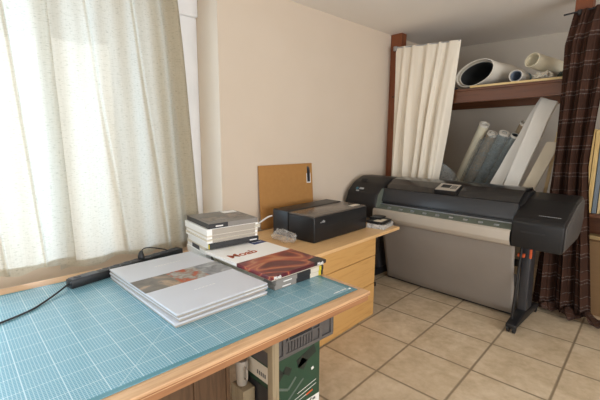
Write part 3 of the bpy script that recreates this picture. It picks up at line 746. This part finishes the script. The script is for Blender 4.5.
bm = newbm(); sweep(bm, [(-.11, -.045, 0), (.26, -.045, .02)], .007, 8); obj('rod', bm, M['black_plastic'], dr, True)
bm = newbm(); box(bm, (-.015, -.052, -.02), (.015, .059, .02), .004); obj('bracket', bm, M['black_plastic'], dr)

# leaning rolls, planks and boards under the shelf
def leaner(x, y, z, dx, dy):  # returns foot and top
    return Vector((x - dx * z, y - dy * z, .012)), Vector((x, y, z))
def roll(x, y, z, r, ri, m, label, dx=.40, dy=.10, group=None, m2='paper'):
    a, b = leaner(x, y, z, dx, dy)
    t = thing('paper_roll', label, 'paper roll', a + Vector((0, 0, 0)), 0, group)
    z0 = r * .42; a2 = Vector((0, 0, z0)); b2 = b - a
    bm = newbm(); pipe(bm, a2, b2, r, ri, 28, 1, 0, 4, .015); obj('roll_body', bm, M[m], t, True, 60)
    d = (b2 - a2).normalized()
    bm = newbm(); pipe(bm, b2 - d * .10, b2 + d * .001, ri - .003, ri - .009, 24, 1, 0, 1, .04); obj('inner_turn', bm, M[m2], t, True, 60)
    bm = newbm(); pipe(bm, b2 - d * .02, b2 + d * .002, r + .001, ri + .004, 28, 1, 0, 1, .0); obj('end_cap', bm, M['paper'], t, True, 60)
    return t
G = 'rolls leaning under the shelf'
DX, DY = .55, -.44
roll(-1.525, 4.24, 1.60, .050, .030, 'roll_brown', 'brown paper roll with white end, leftmost of the small leaning rolls', DX, DY, G)
roll(-1.410, 4.24, 1.605, .050, .020, 'roll_steel', 'slate grey paper roll with a filled white end, leaning second from left', DX, DY, G)
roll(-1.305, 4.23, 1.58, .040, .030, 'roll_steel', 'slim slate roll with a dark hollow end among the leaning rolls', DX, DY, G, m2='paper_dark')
roll(-1.245, 4.30, 1.70, .046, .036, 'roll_brown', 'brown paper roll with a hollow end, nearest the white foam planks', DX, DY, G)
roll(-1.620, 4.25, 1.70, .050, .040, 'paper_cream', 'tall cream paper roll leaning at far left, taller than the brown one', DX, DY, G)
# clear sleeve around the rolls
def sleeve(u, v):
    z = .5 + 1.06 * v; cx = -1.435 - DX * (1.60 - z); cy = 4.24 - DY * (1.6 - z)
    a = 2 * PI * u; n = noise.noise(Vector((math.cos(a) * 1.5, math.sin(a) * 1.5, z * 3)))
    return (cx + (.21 + .015 * n) * math.cos(a), cy + (.10 + .02 * n) * math.sin(a), z + .02 * math.sin(3 * a))
bm = newbm(); grid(bm, 60, 40, sleeve); tag(obj('plastic_sleeve', bm, M['film'], None, True, 180), 'clear plastic sleeve wrapped around the leaning paper rolls', 'plastic wrap')
def plank(name, label, cat, x, y, z, w, th, dx, dy, m, yaw=0, cut=0.0, bev=.004, wob=0):
    a, b = leaner(x, y, z, dx, dy); d = (b - a); Lh = d.length; d.normalize()
    n = Vector((math.sin(yaw), -math.cos(yaw), 0)); sx = d.cross(-n).normalized(); ny = sx.cross(d).normalized()
    mxp = Matrix((sx, -ny, d)).transposed().to_4x4()
    t = bmesh.new(); bmesh.ops.create_cube(t, size=1)
    for v in t.verts: v.co = Vector((v.co.x * w, v.co.y * th, (v.co.z + .5) * Lh - (cut * (v.co.x + .5) if v.co.z > 0 else 0)))
    bmesh.ops.subdivide_edges(t, edges=[e for e in t.edges if abs((e.verts[0].co - e.verts[1].co).z) > .5], cuts=10)
    if bev: bmesh.ops.bevel(t, geom=[e for e in t.edges if e.calc_face_angle(0) > .8], offset=bev, segments=2, affect='EDGES')
    for v in t.verts:
        if wob: v.co += wob * Vector((noise.noise(v.co * 7), noise.noise(v.co * 7 + Vector((5, 0, 0))), 0))
    bmesh.ops.transform(t, matrix=mxp, verts=t.verts)
    zmin = min(v.co.z for v in t.verts)
    o = obj(name, t, M[m], None, wob > 0, 40); o.location = a; o.location.z = .002 - zmin
    return tag(o, label, cat)
plank('foam_plank', 'white foam plank leaning furthest over toward the rolls, behind the other plank', 'plank', -1.055, 4.21, 1.90, .12, .045, .43, .06, 'foam', wob=.012)
plank('foam_plank', 'white wrapped plank standing more upright, in front of the slanted foam plank', 'plank', -1.005, 4.10, 1.885, .135, .045, .30, .04, 'foam', wob=.012)
plank('board', 'greige flat board with a slanted top in front of the foam planks', 'board', -.915, 4.035, 1.52, .105, .02, .37, .045, 'board_grey', cut=.03)
plank('wood_stick', 'thin pale wooden stick standing beside the greige board', 'stick', -.925, 4.17, 1.62, .028, .02, .09, .02, 'stick')
bm = newbm()
def bub(u, v):
    z = .3 + 1.05 * v - .25 * u * v; x = -2.04 + .24 * u - .10 * (1 - v); return (x, 4.08 + .03 * math.sin(7 * u + 3 * v) + .05 * u, z)
grid(bm, 24, 24, bub); tag(obj('plastic_sheet', bm, M['film'], None, True, 180), 'greyish clear plastic sheet hanging beside the off-white curtain', 'plastic sheet')

# right-hand shelf with boards and carton
bs = thing('bookshelf', 'red-brown low shelf at the right edge behind the plotter', 'shelf', (-.2, 4.2, 0))
for nm, a, b in (('shelf_board', (-.70, 4.02, .872), (.45, 4.36, .905)), ('side_panel', (.45, 4.02, 0), (.48, 4.36, 1.75)), ('gap_shade_panel', (-.70, 4.345, .01), (.45, 4.36, .872)), ('side_panel', (-.735, 4.08, 0), (-.705, 4.36, .905))):  # back panel added to darken the shaded gap above the carton
    bm = newbm(); box(bm, L(a, bs), L(b, bs), .003); obj(nm, bm, M['rail_wood'], bs)
x = -.668
labs = [('ply', .036, .72, 'pale plywood board standing on the right shelf, nearest the striped curtain'), ('ply', .032, .71, 'pale plywood board second from the striped curtain'), ('slate_board', .030, .69, 'slate grey board standing between the pale and tan boards'), ('stick', .018, .70, 'thin pale board right of the slate grey one'), ('tan_board', .03, .68, 'tan board furthest right of those standing on the shelf')]
for m, w, h, lab in labs:
    bm = newbm(); box(bm, (0, 0, 0), (w, .26, h), .002); o = tag(obj('panel_board', bm, M[m]), lab, 'board', 'boards standing on the right shelf'); o.location = (x, 4.05, .9055); x += w + .006
cb = thing('carton', 'tall brown cardboard carton on the floor under the right shelf', 'carton', (-.38, 4.2, .001))
bm = newbm(); box(bm, (-.26, -.16, 0), (.22, .13, .66), .004); obj('box_body', bm, M['cardboard'], cb)
bm = newbm(); box(bm, (-.24, -.155, .66), (.2, .0, .664), .001); obj('flap', bm, M['cardboard'], cb)
bm = newbm(); box(bm, (-.03, -.1615, .02), (.02, -.1600, .65)); obj('tape', bm, M['tan_board'], cb)
bm = newbm(); box(bm, (-.6, 4.1, .6655), (-.46, 4.2, .70), .004); tag(obj('small_packet', bm, M['tan_board']), 'small tan packet on top of the brown carton', 'packet')

# ------------------------------------------------------------------ under the table
def carton(label, a, b, m, extra=None, cat='box'):
    t = thing('tool_carton', label, cat, ((a[0] + b[0]) / 2, (a[1] + b[1]) / 2, a[2]))
    bm = newbm(); box(bm, L(a, t), L(b, t), .003); obj('box_body', bm, M[m], t); return t
gx = -1.205
g = carton('green tool carton with printed tools under the table end, below the grey crate', (gx - .175, .955, .001), (gx, 1.285, .525), 'green')
def pr_(name, parts, m):
    bm = newbm()
    for (y0, z0, y1, z1, w) in parts:
        d = Vector((0, y1 - y0, z1 - z0)); ln = d.length; a = math.atan2(d.z, d.y)
        box(bm, (0, 0, -w / 2), (.0012, ln, w / 2), mx=Matrix.Translation(L((gx - .0002, y0, z0), g)) @ Matrix.Rotation(a, 4, 'X'))
    obj(name, bm, M[m], g)
pr_('tool_picture', [(1.13, .46, 1.25, .50, .05), (1.15, .43, 1.18, .47, .05), (1.00, .44, 1.03, .47, .05), (1.055, .44, 1.075, .47, .05)], 'tool_dark')
pr_('tool_picture', [(1.00, .39, 1.07, .355, .012), (1.07, .355, 1.12, .40, .012), (1.00, .23, 1.05, .285, .02), (1.05, .285, 1.17, .37, .010), (1.07, .26, 1.07, .20, .02)], 'tool_grey')
pr_('printed_line', [(1.13, .305, 1.26, .325, .0025), (1.11, .280, 1.26, .303, .0025), (1.11, .260, 1.19, .272, .0025), (1.06, .20, 1.17, .225, .0025), (1.225, .395, 1.24, .400, .014)], 'ink_white')
pr_('printed_dash', [(1.19, .270, 1.235, .277, .009)], 'orange')
pr_('white_panel', [(1.185, .145, 1.283, .145, .19)], 'ink_white')
pr_('panel_print', [(1.21, .222, 1.228, .235, .010), (1.235, .225, 1.255, .225, .012), (1.20, .17, 1.26, .17, .006)], 'label_grey')
# grey crate on top of the carton
ck = thing('plastic_crate', 'grey plastic crate on the green tool carton under the table end', 'crate', (gx - .16, 1.165, .5265))
x1, y0, y1, hz = .16, -.215, .215, .155
bm = newbm(); box(bm, (-.155, y0 + .01, 0), (x1 - .01, y1 - .01, .008), .002)
for a, b in (((x1 - .012, y0, 0), (x1 - .004, y1, hz)), ((-.16, y0, 0), (-.152, y1, hz)), ((-.152, y0, 0), (x1 - .012, y0 + .008, hz)), ((-.152, y1 - .008, 0), (x1 - .012, y1, hz))): box(bm, a, b, .001)
obj('shell', bm, M['crate'], ck)
bm = newbm()
box(bm, (x1 - .004, y0, hz - .03), (x1 + .008, y1, hz), .003); box(bm, (x1 - .004, y0, 0), (x1 + .004, y1, .018), .002)
for y in (y0 + .0, y0 + .085, y1 - .105, y1 - .02): box(bm, (x1 - .004, y, .012), (x1 + .006, y + .02, hz - .02), .002)
for k in range(9): yy = y0 + .125 + k * .019; box(bm, (x1 - .004, yy, .018), (x1 + .003, yy + .006, .075), .001)
box(bm, (x1 - .004, y0 + .105, .072), (x1 + .006, y1 - .10, .082), .002)
for yy in (y0 + .115, y0 + .27): box(bm, (x1 - .004, yy, .078), (x1 + .005, yy + .012, hz - .02), .002)
obj('rib', bm, M['crate'], ck)
bm = newbm(); box(bm, (x1 - .005, y0 + .13, .084), (x1 - .0025, y0 + .265, .116), .002); obj('hand_hole', bm, M['rubber'], ck)
bm = newbm(); box(bm, (-1.40, .882, .001), (-1.30, .948, .385), .004)
tag(obj('wooden_box', bm, M['leg_wood']), 'narrow pale wooden box on the floor left of the green tool carton', 'box')
bm = newbm(); box(bm, L((gx - .172, .9538, .02), g), L((gx - .004, .9552, .41), g)); obj('side_print', bm, M['black_card'], g)
bm = newbm(); box(bm, L((gx - .172, .9536, .435), g), L((gx - .004, .9552, .515), g)); obj('top_band', bm, M['cream_card'], g)
bm = newbm()
for k in range(5): box(bm, L((gx - .085 + .014 * k, .9528, .455), g), L((gx - .077 + .014 * k, .9537, .475), g))
obj('side_mark', bm, M['label_grey'], g)
bm = newbm()
for k in range(4): box(bm, L((gx - .13 + .03 * k, .953, .25 + .02 * (k % 2)), g), L((gx - .115 + .03 * k, .9539, .262 + .02 * (k % 2)), g))
obj('side_mark', bm, M['ink_grey'], g)
jg = thing('plastic_jug', 'small pale grey plastic jug standing on the narrow wooden box under the table', 'jug', (-1.355, .914, .386))
bm = newbm(); sweep(bm, [(0, 0, 0), (0, 0, .006), (0, 0, .05), (0, 0, .10), (0, 0, .118), (0, 0, .124)], [.022, .025, .028, .031, .03, .027], 20); obj('jug_body', bm, M['jug'], jg, True)
bm = newbm(); sweep(bm, smooth_pts([(.027, -.004, .10), (.05, -.008, .095), (.05, -.008, .05), (.025, -.004, .04)]), .005, 8); obj('handle', bm, M['jug'], jg, True)
# boards standing under the table
for i, (ya, yb, h, dxx, lab) in enumerate(((.20, .47, .62, 0, 'brown wooden board standing under the table, furthest left'), (.475, .70, .64, .012, 'brown wooden board standing under the table, middle one'), (.705, .875, .63, -.01, 'narrow brown board standing under the table by the jug'))):
    bm = newbm(); box(bm, (-1.42 + dxx, ya, .001), (-1.395 + dxx, yb, h), .003); box(bm, (-1.395 + dxx, yb - .02, .001), (-1.385 + dxx, yb - .003, h - .005), .002)
    tag(obj('wooden_board', bm, M['old_board']), lab, 'board', 'brown boards under the table')

# ------------------------------------------------------------------ light
w = bpy.data.worlds.new('daylight'); S.world = w; w.use_nodes = True
bg = w.node_tree.nodes['Background']; bg.inputs[0].default_value = (.84, .93, 1, 1); bg.inputs[1].default_value = 1.0
sun = bpy.data.lights.new('sun', 'SUN'); sun.energy = 2.7; sun.angle = math.radians(.6); sun.color = (1, .99, .97)
so = bpy.data.objects.new('sun', sun); COL.objects.link(so)
so.rotation_euler = Vector((.5, -.25, -.33)).to_track_quat('-Z', 'Y').to_euler()
def area(name, loc, d, sx, sy, e, c=(1, 1, 1)):
    l = bpy.data.lights.new(name, 'AREA'); l.shape = 'RECTANGLE'; l.size = sx; l.size_y = sy; l.energy = e; l.color = c
    o = bpy.data.objects.new(name, l); COL.objects.link(o); o.location = loc; o.rotation_euler = Vector(d).to_track_quat('-Z', 'Y').to_euler(); return o
wl = area('window_daylight', (-3.5, .35, 1.7), (1, -.1, -.05), 2.1, 1.7, 15, (.86, .94, 1)); wl.data.spread = math.radians(110)
area('open_window_daylight', (-3.4, -1.0, 1.7), (1, .25, -.15), 1.7, 1.6, 210, (.62, .82, 1))
area('back_fill_light', (0, YB - .4, 1.3), (0, 1, .12), 3.0, 2.0, 80, (.97, .98, 1))  # added room fill through an invented opening behind the camera
area('side_fill_light', (XR + .4, 1.1, 1.4), (-1, .2, .42), 3.0, 1.6, 195, (.96, .98, 1))  # added fill at an unseen right-hand opening, brightens the beige wall

S.cycles.use_denoising = True
S.cycles.max_bounces = 12; S.cycles.diffuse_bounces = 6; S.cycles.transparent_max_bounces = 16
S.cycles.sample_clamp_indirect = 8
S.view_settings.view_transform = 'Standard'; S.view_settings.look = 'None'; S.view_settings.gamma = 1; S.view_settings.use_curve_mapping = False
S.view_settings.exposure = -0.6
